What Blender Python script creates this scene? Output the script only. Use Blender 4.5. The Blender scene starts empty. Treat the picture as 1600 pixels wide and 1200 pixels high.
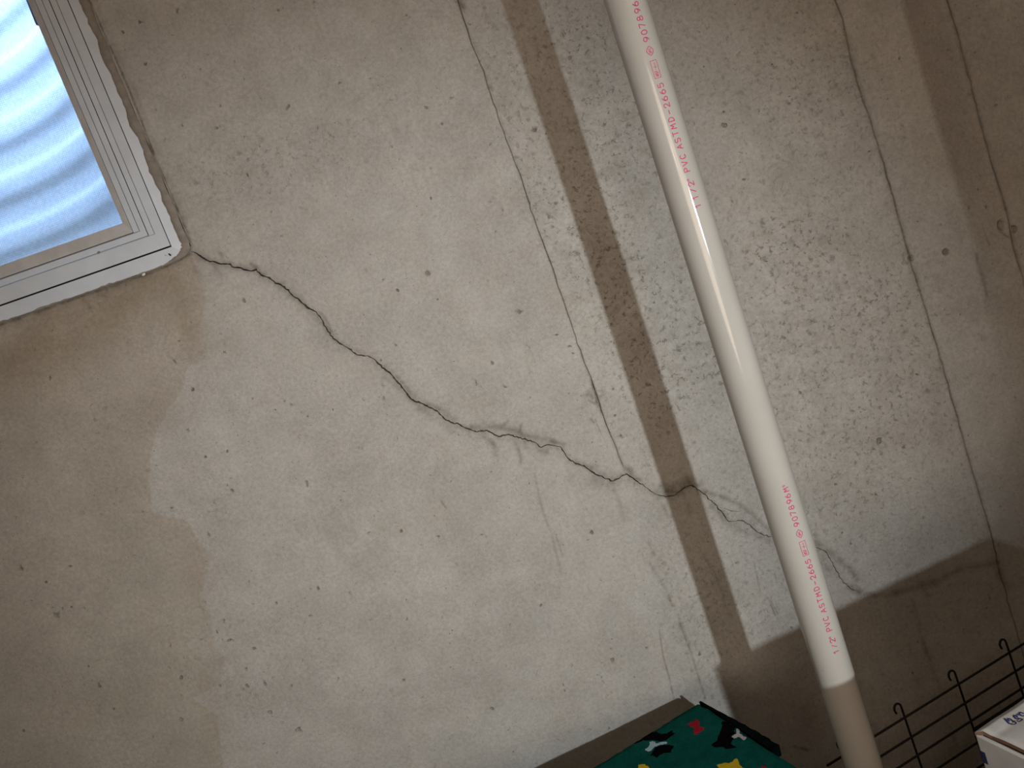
import bpy, bmesh, math, random
import numpy as np
from mathutils import Vector, Matrix, noise
from mathutils.geometry import delaunay_2d_cdt
random.seed(7); rng = np.random.default_rng(7)
S = bpy.context.scene
COL = S.collection

# ------------------------------------------------------------------ camera
D, H, F = 1.36, 1.5, 1200.0                     # camera distance to the wall, height, focal length in px
ROLL, PITCH = math.radians(19.2), math.radians(6.26)
fwd = np.array([0, math.cos(PITCH), -math.sin(PITCH)])
rt0 = np.array([1.0, 0, 0]); dn0 = np.array([0, -math.sin(PITCH), -math.cos(PITCH)])
cu = math.cos(ROLL) * rt0 + math.sin(ROLL) * dn0     # image right
cv = -math.sin(ROLL) * rt0 + math.cos(ROLL) * dn0    # image down
CP = np.array([0, -D, H])
cam = bpy.data.cameras.new('camera'); cam.lens = 27.0; cam.sensor_width = 36.0
cam.clip_start = 0.02; cam.clip_end = 60
co = bpy.data.objects.new('camera', cam); COL.objects.link(co)
R = Matrix((cu, -cv, -fwd)).transposed().to_4x4()
co.matrix_world = Matrix.Translation(CP) @ R
S.camera = co

# ------------------------------------------------------------------ world, lights, exposure
S.view_settings.view_transform = 'Standard'; S.view_settings.look = 'None'
S.view_settings.gamma = 1.0; S.view_settings.use_curve_mapping = False
S.view_settings.exposure = 0.0
w = bpy.data.worlds.new('daylight'); S.world = w; w.use_nodes = True
bg = w.node_tree.nodes['Background']
bg.inputs[0].default_value = (0.45, 0.64, 1.0, 1); bg.inputs[1].default_value = 8.2

def light(name, kind, loc, energy, color, **kw):
    l = bpy.data.lights.new(name, kind); l.energy = energy; l.color = color
    for k, v in kw.items(): setattr(l, k, v)
    o = bpy.data.objects.new(name, l); COL.objects.link(o); o.location = loc
    return o
def aim(o, target):
    o.rotation_euler = (Vector(target) - o.location).to_track_quat('-Z', 'Y').to_euler()
# hand-held white LED torch just behind and to the right of the photographer
torch = light('led_torch', 'SPOT', (0.556, -2.19, 1.512), 104.0, (0.89, 0.96, 1.0),
              shadow_soft_size=0.017, spot_size=math.radians(55), spot_blend=1.0)
aim(torch, (-0.12, 0, 1.17))
# warm lamp behind a wide frosted shade, behind the photographer, and its small clear neighbour
lamp = light('frosted_lamp', 'SPOT', (-0.30, -3.5, 1.52), 150.0, (1.0, 0.80, 0.64), shadow_soft_size=0.80,
             spot_size=math.radians(54), spot_blend=1.0)
aim(lamp, (0.0, 0, 1.66))
bulb = light('clear_bulb', 'POINT', (-0.64, -3.62, 1.87), 2.6, (1.0, 0.86, 0.72), shadow_soft_size=0.03)

# warm fill light added under the ceiling to lift the carton shadow
fill_light = light('ceiling_fill', 'AREA', (0.45, -2.3, 2.44), 13.5, (1.0, 0.78, 0.60), shape='RECTANGLE', size=1.5, size_y=0.7)

# ------------------------------------------------------------------ helpers
def ray(x, y):
    d = fwd * F + cu * (x - 800) + cv * (y - 600); return d / np.linalg.norm(d)
def onwall(x, y, Y=0.0):
    d = ray(x, y); P = CP + d * ((Y - CP[1]) / d[1]); return (P[0], P[2])
def onlevel(x, y, z):
    d = ray(x, y); return CP + d * ((z - CP[2]) / d[2])
def onplane(x, y, p0, n):
    d = ray(x, y); n = np.array(n); return CP + d * (((np.array(p0) - CP) @ n) / (d @ n))
def tag(o, label=None, cat=None, group=None, kind=None):
    for k, v in (('label', label), ('category', cat), ('group', group), ('kind', kind)):
        if v: o[k] = v
    return o
def empty(name, loc, rz=0.0):
    o = bpy.data.objects.new(name, None); COL.objects.link(o)
    o.location = loc; o.rotation_euler = (0, 0, rz); o.empty_display_size = 0.05
    return o
def link(name, me, mats, parent=None, smooth=False):
    for m in (mats if isinstance(mats, (list, tuple)) else [mats]): me.materials.append(m)
    if smooth:
        me.polygons.foreach_set('use_smooth', [True] * len(me.polygons))
    o = bpy.data.objects.new(name, me); COL.objects.link(o)
    if parent:
        o.parent = parent
    return o
def mesh(name, verts, faces, mats, parent=None, smooth=False):
    me = bpy.data.meshes.new(name); me.from_pydata([tuple(v) for v in verts], [], faces); me.update()
    return link(name, me, mats, parent, smooth)
class MB:
    """collects simple solids into one mesh"""
    def __init__(s): s.v = []; s.f = []; s.mi = []
    def add(s, vs, fs, mi=0):
        b = len(s.v); s.v += [tuple(v) for v in vs]
        s.f += [tuple(i + b for i in f) for f in fs]; s.mi += [mi] * len(fs)
    def box(s, lo, hi, M=None, mi=0):
        vs = [Vector((x, y, z)) for z in (lo[2], hi[2]) for y in (lo[1], hi[1]) for x in (lo[0], hi[0])]
        if M: vs = [M @ v for v in vs]
        s.add(vs, [(0, 2, 3, 1), (4, 5, 7, 6), (0, 1, 5, 4), (2, 6, 7, 3), (0, 4, 6, 2), (1, 3, 7, 5)], mi)
    def tube(s, pts, r, n=8, mi=0):
        pts = [Vector(p) for p in pts]; rings = []
        for i, p in enumerate(pts):
            t = (pts[min(i + 1, len(pts) - 1)] - pts[max(i - 1, 0)]).normalized()
            a = t.orthogonal().normalized() if i == 0 else (pa - t * pa.dot(t)).normalized()
            pa = a; b = t.cross(a)
            rings.append([p + (a * math.cos(k * 2 * math.pi / n) + b * math.sin(k * 2 * math.pi / n)) * r for k in range(n)])
        vs = [v for q in rings for v in q]; fs = []
        for i in range(len(pts) - 1):
            for k in range(n):
                fs.append((i * n + k, i * n + (k + 1) % n, (i + 1) * n + (k + 1) % n, (i + 1) * n + k))
        fs.append(tuple(range(n))[::-1]); fs.append(tuple((len(pts) - 1) * n + k for k in range(n)))
        s.add(vs, fs, mi)
    def build(s, name, mats, parent=None, smooth=False, bevel=0.0):
        me = bpy.data.meshes.new(name); me.from_pydata(s.v, [], s.f)
        o = link(name, me, mats, parent, smooth)
        me.polygons.foreach_set('material_index', s.mi); me.update()
        if bevel:
            m = o.modifiers.new('bevel', 'BEVEL'); m.width = bevel; m.segments = 2; m.limit_method = 'ANGLE'
        return o

# ------------------------------------------------------------------ materials
class NT:
    def __init__(s, name, rough=0.6, spec=0.3):
        s.m = bpy.data.materials.new(name); s.m.use_nodes = True; s.t = s.m.node_tree; s.n = s.t.nodes
        s.b = s.n['Principled BSDF']; s.b.inputs['Roughness'].default_value = rough
        s.b.inputs['Specular IOR Level'].default_value = spec
        s.tc = s.n.new('ShaderNodeTexCoord').outputs['Object']
    def L(s, a, b): s.t.links.new(a, b)
    def val(s, sock, v):
        if isinstance(v, bpy.types.NodeSocket): s.L(v, sock)
        else: sock.default_value = v
    def noise(s, scale, detail=4, rough=0.6, vec=None, dist=0.0, out='Fac'):
        n = s.n.new('ShaderNodeTexNoise'); n.inputs['Scale'].default_value = scale
        n.inputs['Detail'].default_value = detail; n.inputs['Roughness'].default_value = rough
        n.inputs['Distortion'].default_value = dist
        s.L(vec or s.tc, n.inputs['Vector']); return n.outputs[out]
    def math(s, op, a, b=0.0, clamp=False):
        n = s.n.new('ShaderNodeMath'); n.operation = op; n.use_clamp = clamp
        s.val(n.inputs[0], a); s.val(n.inputs[1], b); return n.outputs[0]
    def ramp(s, v, lo, hi, a=0.0, b=1.0):
        n = s.n.new('ShaderNodeMapRange'); n.interpolation_type = 'SMOOTHSTEP'
        s.val(n.inputs[0], v)
        for i, q in enumerate((lo, hi, a, b)): n.inputs[1 + i].default_value = q
        return n.outputs[0]
    def mix(s, fac, a, b, mode='MIX'):
        n = s.n.new('ShaderNodeMix'); n.data_type = 'RGBA'; n.blend_type = mode
        s.val(n.inputs[0], fac)
        for sk, v in ((n.inputs[6], a), (n.inputs[7], b)):
            if isinstance(v, bpy.types.NodeSocket): s.L(v, sk)
            else: sk.default_value = (*v, 1)
        return n.outputs[2]
    def gray(s, v):
        n = s.n.new('ShaderNodeCombineColor')
        for i in range(3): s.L(v, n.inputs[i])
        return n.outputs[0]
    def attr(s, name):
        n = s.n.new('ShaderNodeAttribute'); n.attribute_name = name; return n.outputs['Fac']
    def color(s, c):
        if isinstance(c, bpy.types.NodeSocket): s.L(c, s.b.inputs['Base Color'])
        else: s.b.inputs['Base Color'].default_value = (*c, 1)
    def bump(s, h, strength=0.3, dist=0.002):
        n = s.n.new('ShaderNodeBump'); n.inputs['Strength'].default_value = strength
        n.inputs['Distance'].default_value = dist; s.L(h, n.inputs['Height'])
        s.L(n.outputs[0], s.b.inputs['Normal'])
def flat(name, c, rough=0.6, spec=0.3, var=0.08, scale=40.0, bump=0.0):
    t = NT(name, rough, spec)
    f = t.ramp(t.noise(scale, 5), 0.3, 0.7, 1 - var, 1 + var)
    t.color(t.mix(1.0, c, t.gray(f), 'MULTIPLY'))
    if bump: t.bump(t.noise(scale * 6, 3), bump, 0.001)
    return t.m

def concrete_wall():
    t = NT('poured_concrete', 0.85, 0.15)
    big = t.noise(3.2, 6, 0.62, dist=0.4); mid = t.noise(14, 8, 0.66, dist=0.3); fine = t.noise(150, 4, 0.7)
    vf = t.noise(620, 2, 0.6); blot = t.noise(38, 6, 0.7, dist=0.25)
    c = t.mix(t.ramp(big, 0.32, 0.68), (0.390, 0.364, 0.325), (0.425, 0.406, 0.372))
    c = t.mix(t.ramp(mid, 0.35, 0.70), c, (0.430, 0.415, 0.385))
    # tan damp stain below the window: a wandering edge with a slightly darker rim
    sd = t.math('ADD', t.attr('tan'), t.math('MULTIPLY', t.math('SUBTRACT', mid, 0.5), 0.42))
    c = t.mix(t.ramp(sd, 0.45, 0.57, 0, 0.50), c, (0.335, 0.282, 0.215))
    c = t.mix(t.math('MULTIPLY', t.attr('tan2'), t.ramp(mid, 0.3, 0.7, 0.35, 1.0)), c, (0.235, 0.168, 0.098))
    # pale lime patches, plus a highlight painted along the arris
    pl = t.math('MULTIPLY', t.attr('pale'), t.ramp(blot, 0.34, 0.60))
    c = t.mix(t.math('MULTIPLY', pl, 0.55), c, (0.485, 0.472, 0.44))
    c = t.mix(t.ramp(t.noise(7, 7, 0.7, dist=0.5), 0.48, 0.72, 0, 0.35), c, (0.33, 0.30, 0.26))
    # rough, honeycombed skin: chips and pocks
    rf = t.attr('rough')
    chips = t.ramp(t.noise(95, 7, 0.74, dist=0.3), 0.545, 0.645)
    c = t.mix(t.math('MULTIPLY', t.math('MULTIPLY', chips, rf), 0.88), c, (0.17, 0.155, 0.125))
    c = t.mix(t.math('MULTIPLY', t.math('MULTIPLY', t.ramp(blot, 0.45, 0.68), rf), 0.5), c, (0.27, 0.25, 0.21))
    # scattered specks everywhere
    sp = t.math('MAXIMUM', t.ramp(t.noise(130, 3, 0.6, dist=0.8), 0.655, 0.72), t.math('MULTIPLY', t.ramp(t.noise(55, 5, 0.7, dist=1.0), 0.64, 0.70), 0.55))
    c = t.mix(t.math('MULTIPLY', sp, 0.55), c, (0.19, 0.17, 0.14))
    # brown tint painted past the arris, deepening the shade on its slope
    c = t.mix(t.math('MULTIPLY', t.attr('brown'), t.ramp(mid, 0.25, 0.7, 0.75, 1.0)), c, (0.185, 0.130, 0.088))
    # grime and dark lines along crack, seams, streaks
    dm = t.math('MULTIPLY', t.attr('dirt'), t.ramp(blot, 0.25, 0.72, 0.25, 1.15), True)
    c = t.mix(dm, c, (0.105, 0.088, 0.062))
    c = t.mix(t.attr('pit'), c, (0.105, 0.095, 0.078))
    c = t.mix(t.attr('deep'), c, (0.035, 0.026, 0.018))
    g = t.math('MULTIPLY', t.math('MULTIPLY', t.ramp(t.noise(9, 5, 0.6), 0.3, 0.7, 0.93, 1.07), t.ramp(t.noise(26, 5, 0.65), 0.3, 0.7, 0.965, 1.035)), 1.0)
    g = t.math('MULTIPLY', g, t.ramp(fine, 0.25, 0.75, 0.87, 1.12)); g = t.math('MULTIPLY', g, t.ramp(vf, 0.2, 0.8, 0.91, 1.09))
    c = t.mix(1.0, c, t.gray(g), 'MULTIPLY')
    t.color(c)
    hgt = t.math('ADD', t.math('MULTIPLY', fine, 0.35),
                 t.math('SUBTRACT', t.math('MULTIPLY', mid, 0.9), t.math('MULTIPLY', t.math('MULTIPLY', chips, rf), 0.8)))
    t.bump(hgt, 0.45, 0.0028)
    return t.m
M_wall = concrete_wall()
M_room = flat('grey_concrete', (0.36, 0.33, 0.29), 0.85, 0.15, 0.12, 6)
M_wood = flat('joist_wood', (0.34, 0.27, 0.20), 0.8, 0.2, 0.15, 10)
M_vinyl = flat('white_vinyl', (0.62, 0.67, 0.73), 0.38, 0.4, 0.05, 22)
M_vinyl_dull = flat('dull_vinyl', (0.54, 0.53, 0.52), 0.5, 0.3, 0.08, 30)  # duller, less blue vinyl tone
M_mortar = flat('smeared_mortar', (0.275, 0.243, 0.212), 0.9, 0.1, 0.14, 70, 0.3)
M_black = flat('dark_gap', (0.03, 0.027, 0.024), 0.9, 0.1)
M_galv = flat('galvanised_steel', (0.62, 0.66, 0.72), 0.6, 0.3, 0.10, 110)
M_gravel = flat('gravel', (0.35, 0.33, 0.3), 0.9, 0.1, 0.4, 60)
def pvc():
    t = NT('cream_pvc', 0.10, 0.5)
    c = t.mix(t.ramp(t.noise(9, 5), 0.3, 0.7), (0.435, 0.412, 0.372), (0.46, 0.44, 0.40))
    sp = t.ramp(t.noise(90, 2, 0.5), 0.735, 0.775)
    t.color(t.mix(t.math('MULTIPLY', sp, 0.35), c, (0.35, 0.30, 0.24)))
    t.bump(t.noise(28, 2), 0.05, 0.002)
    return t.m
M_pvc = pvc()
M_pink = flat('magenta_ink', (0.52, 0.045, 0.15), 0.5, 0.2, 0.18, 300)
M_pinkfaint = flat('faded_ink', (0.55, 0.36, 0.33), 0.5, 0.2, 0.1, 300)
M_wire = flat('black_wire', (0.012, 0.011, 0.010), 0.55, 0.15)
M_card = flat('white_carton_liner', (0.46, 0.44, 0.41), 0.8, 0.15, 0.07, 55, 0.15)
M_kraft = flat('kraft_board', (0.155, 0.085, 0.058), 0.85, 0.1, 0.15, 120)
M_carton = flat('brown_carton', (0.36, 0.235, 0.135), 0.85, 0.1, 0.08, 40)
M_blue = flat('navy_ink', (0.022, 0.024, 0.085), 0.6, 0.2, 0.2, 200)
def fleece(name, c, c2):
    t = NT(name, 1.0, 0.02)
    f = t.noise(420, 4, 0.8); g = t.noise(60, 5, 0.7)
    t.color(t.mix(t.ramp(t.math('ADD', t.math('MULTIPLY', f, 0.6), t.math('MULTIPLY', g, 0.4)), 0.35, 0.65), c, c2))
    t.bump(f, 0.7, 0.0025); return t.m
M_green = fleece('green_fleece', (0.003, 0.050, 0.042), (0.006, 0.092, 0.074))
M_fblack = fleece('black_fleece', (0.0018, 0.0012, 0.0015), (0.004, 0.0025, 0.003))
M_fred = fleece('red_fleece', (0.25, 0.010, 0.018), (0.34, 0.018, 0.03))
M_fyellow = fleece('yellow_fleece', (0.50, 0.32, 0.012), (0.60, 0.42, 0.03))
M_fpale = fleece('pale_blue_fleece', (0.28, 0.38, 0.42), (0.40, 0.52, 0.56))
M_fpink = fleece('pinkish_white_fleece', (0.40, 0.34, 0.36), (0.52, 0.46, 0.48))
M_fdark = fleece('dark_green_fleece', (0.002, 0.004, 0.004), (0.003, 0.007, 0.007))
def glass():
    m = bpy.data.materials.new('window_glass'); m.use_nodes = True; t = m.node_tree; n = t.nodes; n.clear()
    o = n.new('ShaderNodeOutputMaterial'); a = n.new('ShaderNodeBsdfTransparent'); b = n.new('ShaderNodeBsdfGlossy')
    a.inputs[0].default_value = (0.93, 0.97, 0.97, 1); b.inputs[1].default_value = 0.02
    mx = n.new('ShaderNodeMixShader'); mx.inputs[0].default_value = 0.05
    t.links.new(a.outputs[0], mx.inputs[1]); t.links.new(b.outputs[0], mx.inputs[2]); t.links.new(mx.outputs[0], o.inputs[0])
    return m
M_glass = glass()
def screen():
    # fine insect mesh: threads hide part of the view, the holes let the rest through
    m = bpy.data.materials.new('insect_mesh'); m.use_nodes = True; t = m.node_tree; n = t.nodes; n.clear()
    o = n.new('ShaderNodeOutputMaterial'); a = n.new('ShaderNodeBsdfTransparent'); b = n.new('ShaderNodeBsdfDiffuse')
    b.inputs[0].default_value = (0.35, 0.38, 0.42, 1)
    tc = n.new('ShaderNodeTexCoord'); sp = n.new('ShaderNodeSeparateXYZ'); t.links.new(tc.outputs['Object'], sp.inputs[0])
    outs = []
    for ax in ('X', 'Z'):
        q = n.new('ShaderNodeMath'); q.operation = 'MULTIPLY'; q.inputs[1].default_value = 2 * math.pi / 0.0034
        s_ = n.new('ShaderNodeMath'); s_.operation = 'SINE'
        t.links.new(sp.outputs[ax], q.inputs[0]); t.links.new(q.outputs[0], s_.inputs[0]); outs.append(s_.outputs[0])
    mxm = n.new('ShaderNodeMath'); mxm.operation = 'MAXIMUM'; t.links.new(outs[0], mxm.inputs[0]); t.links.new(outs[1], mxm.inputs[1])
    mr = n.new('ShaderNodeMapRange'); t.links.new(mxm.outputs[0], mr.inputs[0])
    for i, v in enumerate((0.0, 1.0, 0.02, 0.17)): mr.inputs[1 + i].default_value = v
    mx = n.new('ShaderNodeMixShader'); t.links.new(mr.outputs[0], mx.inputs[0])
    t.links.new(a.outputs[0], mx.inputs[1]); t.links.new(b.outputs[0], mx.inputs[2]); t.links.new(mx.outputs[0], o.inputs[0])
    return m
M_screen = screen()

# ------------------------------------------------------------------ the room around
X0, X1, Y0, ZC = -3.0, 2.5, -5.4, 2.5
def slab(name, lo, hi, m):
    b = MB(); b.box(lo, hi); return tag(b.build(name, m), kind='structure')
slab('floor', (X0 - .1, Y0 - .1, -.1), (X1 + .1, 0.21, 0), M_room)
slab('ceiling', (X0 - .1, Y0 - .1, ZC), (X1 + .1, 0.21, ZC + .1), M_wood)
slab('wall_left', (X0 - .1, Y0, 0), (X0, 0.21, ZC), M_room)
slab('wall_right', (X1, Y0, 0), (X1 + .1, 0.21, ZC), M_room)
slab('wall_front', (X0, Y0 - .1, 0), (X1, Y0, ZC), M_room)

# ------------------------------------------------------------------ the cracked wall
CRACK = [(297.5,392.5),(304,394.5),(312.5,400),(327.5,409),(335,409),(345,412.5),(359,412.5),(362.5,417),(372.5,418),(387.5,422.5),(400,421),(410,431),(420,434),(427.5,439.5),(437.5,444.5),(450,453),(455,460),(467.5,469),(479,480),(494,487.5),(500,495),(505,505),(516,524),(529,535.5),(545,545),(557.5,554.5),(575,556),(587.5,564),(600,576),(611,585),(620,596),(630,607.5),(640,621),(647.5,627),(657.5,630),(672.5,637.5),(685,644),(692.5,652.5),(710,662.5),(717.5,663),(727.5,669),(745,675),(760,672.5),(770,677.5),(779,682.5),(795,679),(807.5,682.5),(822.5,687),(835,691),(846,699.5),(857.5,695),(875,698),(881,706),(887.5,716),(900,725),(912.5,728),(925,737.5),(937.5,744),(957.5,752),(970,745),(979,740.6),(990.6,748.4),(1006,759),(1023.4,772),(1040.6,776.6),(1056,772.8),(1069,762.5),(1081,758),(1097,770),(1115.6,786),(1128,800),(1137.5,814),(1159,813),(1172,820),(1181,829.7),(1194,836.6),(1208,839),(1240,846),(1278,856),(1290.6,862.5),(1301.6,881),(1312.5,903),(1328,918.8),(1343.8,926.6)]
CRW = [1.0]*12 + [1.25]*8 + [1.0]*4 + [.8,.9,.7,.9] + [1.1]*6 + [1.0]*6 + [.95]*8 + [.7]*6 + [1.0]*8 + [.6,.55,.6,.75,.95,1.0,.8,.6,.7,.5,.5,.5,.6,.6,.55,.6,.6,.5,.5,.5,.5,.5,.55,.4]
BRANCH = [(1115.6,786),(1131,793.8),(1143,798.5),(1155,799)]
SEAM1 = [(712,-10),(720,17),(733,57),(750,100),(770,160),(790,217),(806.7,260),(823,307),(837,350),(852,390),(860,410),(876.7,460),(893,507),(913,567),(926.7,602),(936.7,630),(950,670),(963,700),(973,727)]
SEAM2 = [(1300,-10),(1304,0),(1316.7,31),(1327,83),(1341.7,137.5),(1362.5,200),(1383,266.7),(1404,341.7),(1416.7,387.5),(1433,441.7),(1450,496),(1466.7,550),(1491.7,637.5),(1508,696),(1529,766.7),(1545.8,825),(1562,896),(1578,950)]
SEAM3 = [(1476,-10),(1479,0),(1491.7,41.7),(1508,104),(1521,154),(1537.5,216.7),(1558,283),(1571,325),(1581,375),(1594,421),(1612,490),(1640,590)]
ARRIS = [(1392,-14),(1396,0),(1408,50),(1427,108),(1450,187.5),(1471,254),(1492,321),(1517,396),(1546,533),(1575,629),(1610,760)]
W_ = lambda L: np.array([onwall(*p) for p in L])
def densify(P, step, jit=0.0, wid=None):
    out = [P[0]]; ow = [wid[0] if wid is not None else 1.0]
    for i in range(len(P) - 1):
        a, b = P[i], P[i + 1]; n = max(1, int(np.linalg.norm(b - a) / step)); t = (b - a) / (np.linalg.norm(b - a) + 1e-9)
        for k in range(1, n + 1):
            q = a + (b - a) * k / n
            if k < n and jit: q = q + np.array([-t[1], t[0]]) * rng.normal(0, jit)
            out.append(q); ow.append((wid[i] * (1 - k / n) + wid[i + 1] * k / n) if wid is not None else 1.0)
    return np.array(out), np.array(ow)
def normals(P):
    t = np.gradient(P, axis=0); t /= np.linalg.norm(t, axis=1)[:, None] + 1e-9
    return np.stack([-t[:, 1], t[:, 0]], 1)
PXM = 0.00113      # metres per photo pixel on the wall
GX0, GX1, GZ0, GZ1 = -1.35, 1.35, 0.0, ZC
# window opening (slightly out of square)
SHEAR = 0.025
WR, WL, WB, WT = -0.4455, -1.86, 1.743, 2.43
def shx(x, z): return x - SHEAR * (z - 1.75)
hole = [(shx(WL, WB), WB), (shx(WR, WB) - 0.045, WB), (shx(WR, WB) - 0.012, WB + .006), (shx(WR, WB) + .001, WB + .018), (shx(WR, WT), WT), (shx(WL, WT), WT)]
GX0 = -1.90
pts = []; edges = []; info = []            # info: per point tuple(kind, depth, attr-values)
def addp(x, z, dep=0.0, pit=0.0, deep=0.0, tagid=0):
    pts.append((x, z)); info.append((dep, pit, deep, tagid)); return len(pts) - 1
def addline(idx):
    for a, b in zip(idx[:-1], idx[1:]): edges.append((a, b))
keep_clear = []                             # (points, radius) where grid points are dropped
def groove(P, halfw, depth, gid, taper=True):
    N = normals(P); n = len(P); L, C, Rr = [], [], []
    for i in range(n):
        e = min(1.0, i / 4.0, (n - 1 - i) / 4.0) if taper else 1.0
        h = max(halfw[i] * (0.25 + 0.75 * e), 0.0002)
        L.append(addp(*(P[i] + N[i] * h))); Rr.append(addp(*(P[i] - N[i] * h)))
        C.append(addp(*P[i], depth * (0.3 + 0.7 * e), 0, 1.0, gid))
    addline(L); addline(C); addline(Rr); edges.append((L[0], C[0])); edges.append((C[0], Rr[0])); edges.append((L[-1], C[-1])); edges.append((C[-1], Rr[-1]))
    keep_clear.append((P, max(halfw) + 0.0022))
    return C
crw = np.array((CRW + [.5] * 200)[:len(CRACK)])
Pc, wc = densify(W_(CRACK), 0.0036, 0.00075, crw)
groove(Pc, wc * 0.00115 * (0.5 + 0.95 * rng.random(len(Pc))), 0.009, 1)
Pb, wb = densify(W_(BRANCH)[1:], 0.004, 0.0004); groove(Pb, wb * 0.0007, 0.006, 1)
def seam(L, gid, hw, depth):
    Q = W_(L); up = np.array([[Q[0, 0] + .002, ZC - .01], [Q[0, 0] - .001, Q[0, 1] + .25]])
    up = up[up[:, 1] > Q[0, 1] + .02]; Q = np.concatenate([up, Q])
    if gid > 2: Q = np.concatenate([Q, [[Q[-1, 0] + .001, Q[-1, 1] * .5], [Q[-1, 0] - .002, .01]]])
    P, _ = densify(Q, 0.012, 0.0007); v = 0.35 + 0.65 * np.abs(np.sin(np.arange(len(P)) * 0.37 + gid)) * rng.random(len(P))
    groove(P, hw * (0.6 + 0.6 * v), depth, gid, False); return P
Ps1 = seam(SEAM1, 2, 0.0013, 0.0016); Ps2 = seam(SEAM2, 3, 0.0018, 0.0026); Ps3 = seam(SEAM3, 4, 0.0019, 0.003)
# the photo's black split at the first tie
Pt, wt = densify(W_([(925.5,600),(930,611),(934,624),(938,636)])+np.array([0.0021,0]), 0.003, 0.0002); 
Pa = W_(ARRIS); ia = [addp(x, z) for x, z in densify(Pa, 0.02)[0]]; addline(ia); keep_clear.append((densify(Pa, 0.02)[0], 0.003))
ih = [addp(x, z) for x, z in hole]; addline(ih + [ih[0]])

# pits (bug holes) and tie holes
PITS = [(192,50,2.5),(227,100,3),(218,34,2.5),(277,18,3),(244,172,2),(285,197,1.5),(339,200,2),(666,168,3.3),(668,427,4.5),(1132,195,5),(381,470,4.2),(480,755,5),(1373,689,6),(1547,820,4),(835,203,4),(769,567,3.2),(627,830,3),(845,946,3),(497,920,3.3),(484,962,3),(87,962,4),(79,590,3),(301,609,3.2),(272,564,3),(363,766,3.2),(326,836,3),(744,598,2),(790,605,2),(970,680,2),(961,649,2.5),(685,838,2.6),(687,845,2.4),(925,832,4),(759,839,2),(815,782,1.5),(796,794,1.6),(1237,981,2.4),(71,910,2.5),(131,951,2),(97,951,2),(111,949,2),(109,885,2.8),(33,889,3),(283,1059,4),(284,1125,4),(344,1072,3),(386,1072,4),(358,1000,4),(350,969,2.5),(466,1140,4),(422,1113,4),(397,1013,3),(389,909,2),(177,1108,2.5),(155,1072,3),(37,1142,2.5),(36,1169,2),(455,1072,3),(414,1069,3),(339,988,2),(1473,394,5.5),(1469,386,3),(1476,384,2.5),(1433,585,3),(1432,529,3),(1250,613,3),(1369,773,2.8),(1412,699,2.5),(1546,504,4),(1579,665,4),(1540,325,3),(1399,95,2.5),(957,1032,4),(1010,1012,2.5),(914,1016,1.8),(893,1041,1.8),(991,1058,1.5),(1093,1023,2.5),(940,1058,2),(942,1065,2),(889,615,1.6),(812,487,3),(870,523,2.5),(890,541,2.6),(895,552,2),(430,640,2),(355,705,2.4),(265,1010,2),(560,700,2),(520,640,1.8),(1220,800,2),(1150,880,2.4),(1330,850,2)]
for _ in range(760):
    x, y = rng.uniform(0, 1600), rng.uniform(0, 1200)
    if y < 410 and x < 310 + (y - 400) * 0.42: continue
    PITS.append((x, y, float(min(3.0, 0.75 + rng.exponential(0.36)))))
seamcheck = np.concatenate([Pc, Pb, Ps1, Ps2, Ps3, densify(Pa, .005)[0]])
used = []
for (px, py, r) in PITS:
    c = np.array(onwall(px, py)); rm = r * PXM
    if np.min(np.sum((seamcheck - c) ** 2, 1)) < (rm + 0.005) ** 2: continue
    if any((c[0] - q[0]) ** 2 + (c[1] - q[1]) ** 2 < (rm + q[2] + 0.002) ** 2 for q in used): continue
    used.append((c[0], c[1], rm * 1.5)); n = 7 if r > 1.8 else 5
    a0 = rng.uniform(0, 6.28); sq = rng.uniform(0.45, 0.95); th = rng.uniform(0, 3.14)
    strength = rng.uniform(0.15, 0.7) if r < 2.2 else rng.uniform(0.35, 0.72)
    for rr, dp, pv in ((1.25, 0.0, 0.0), (0.8, 0.5 * rm, strength)):
        ids = []
        for k in range(n):
            a = a0 + k * 2 * math.pi / n; q = rm * rr * (1 + rng.uniform(-.38, .30))
            u, v = q * math.cos(a), q * sq * math.sin(a)
            ids.append(addp(c[0] + u * math.cos(th) - v * math.sin(th), c[1] + u * math.sin(th) + v * math.cos(th), dp, pv))
        addline(ids + [ids[0]])
    addp(c[0], c[1], 0.9 * rm, strength)
# tie marks: shallow broken-out cups on the seams
TIES = [(1423,404,5,.004),(1563,352,7,.005),(1584,358,5,.008)]
for (px, py, r, dep) in TIES:
    c = np.array(onwall(px, py)); rm = r * PXM
    used.append((c[0], c[1], rm * 1.3))
    for rr, dp, pv in ((1.15, 0, 0), (0.8, .6, .45), (0.4, 1.0, .35)):
        for k in range(9):
            a = k * 2 * math.pi / 9; q = rm * rr * (1 + rng.uniform(-.15, .15))
            p = c + q * np.array([math.cos(a), 1.2 * math.sin(a)])
            if np.min(np.sum((seamcheck - p) ** 2, 1)) < 0.0035 ** 2: continue
            addp(p[0], p[1], dp * dep, pv)

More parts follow.
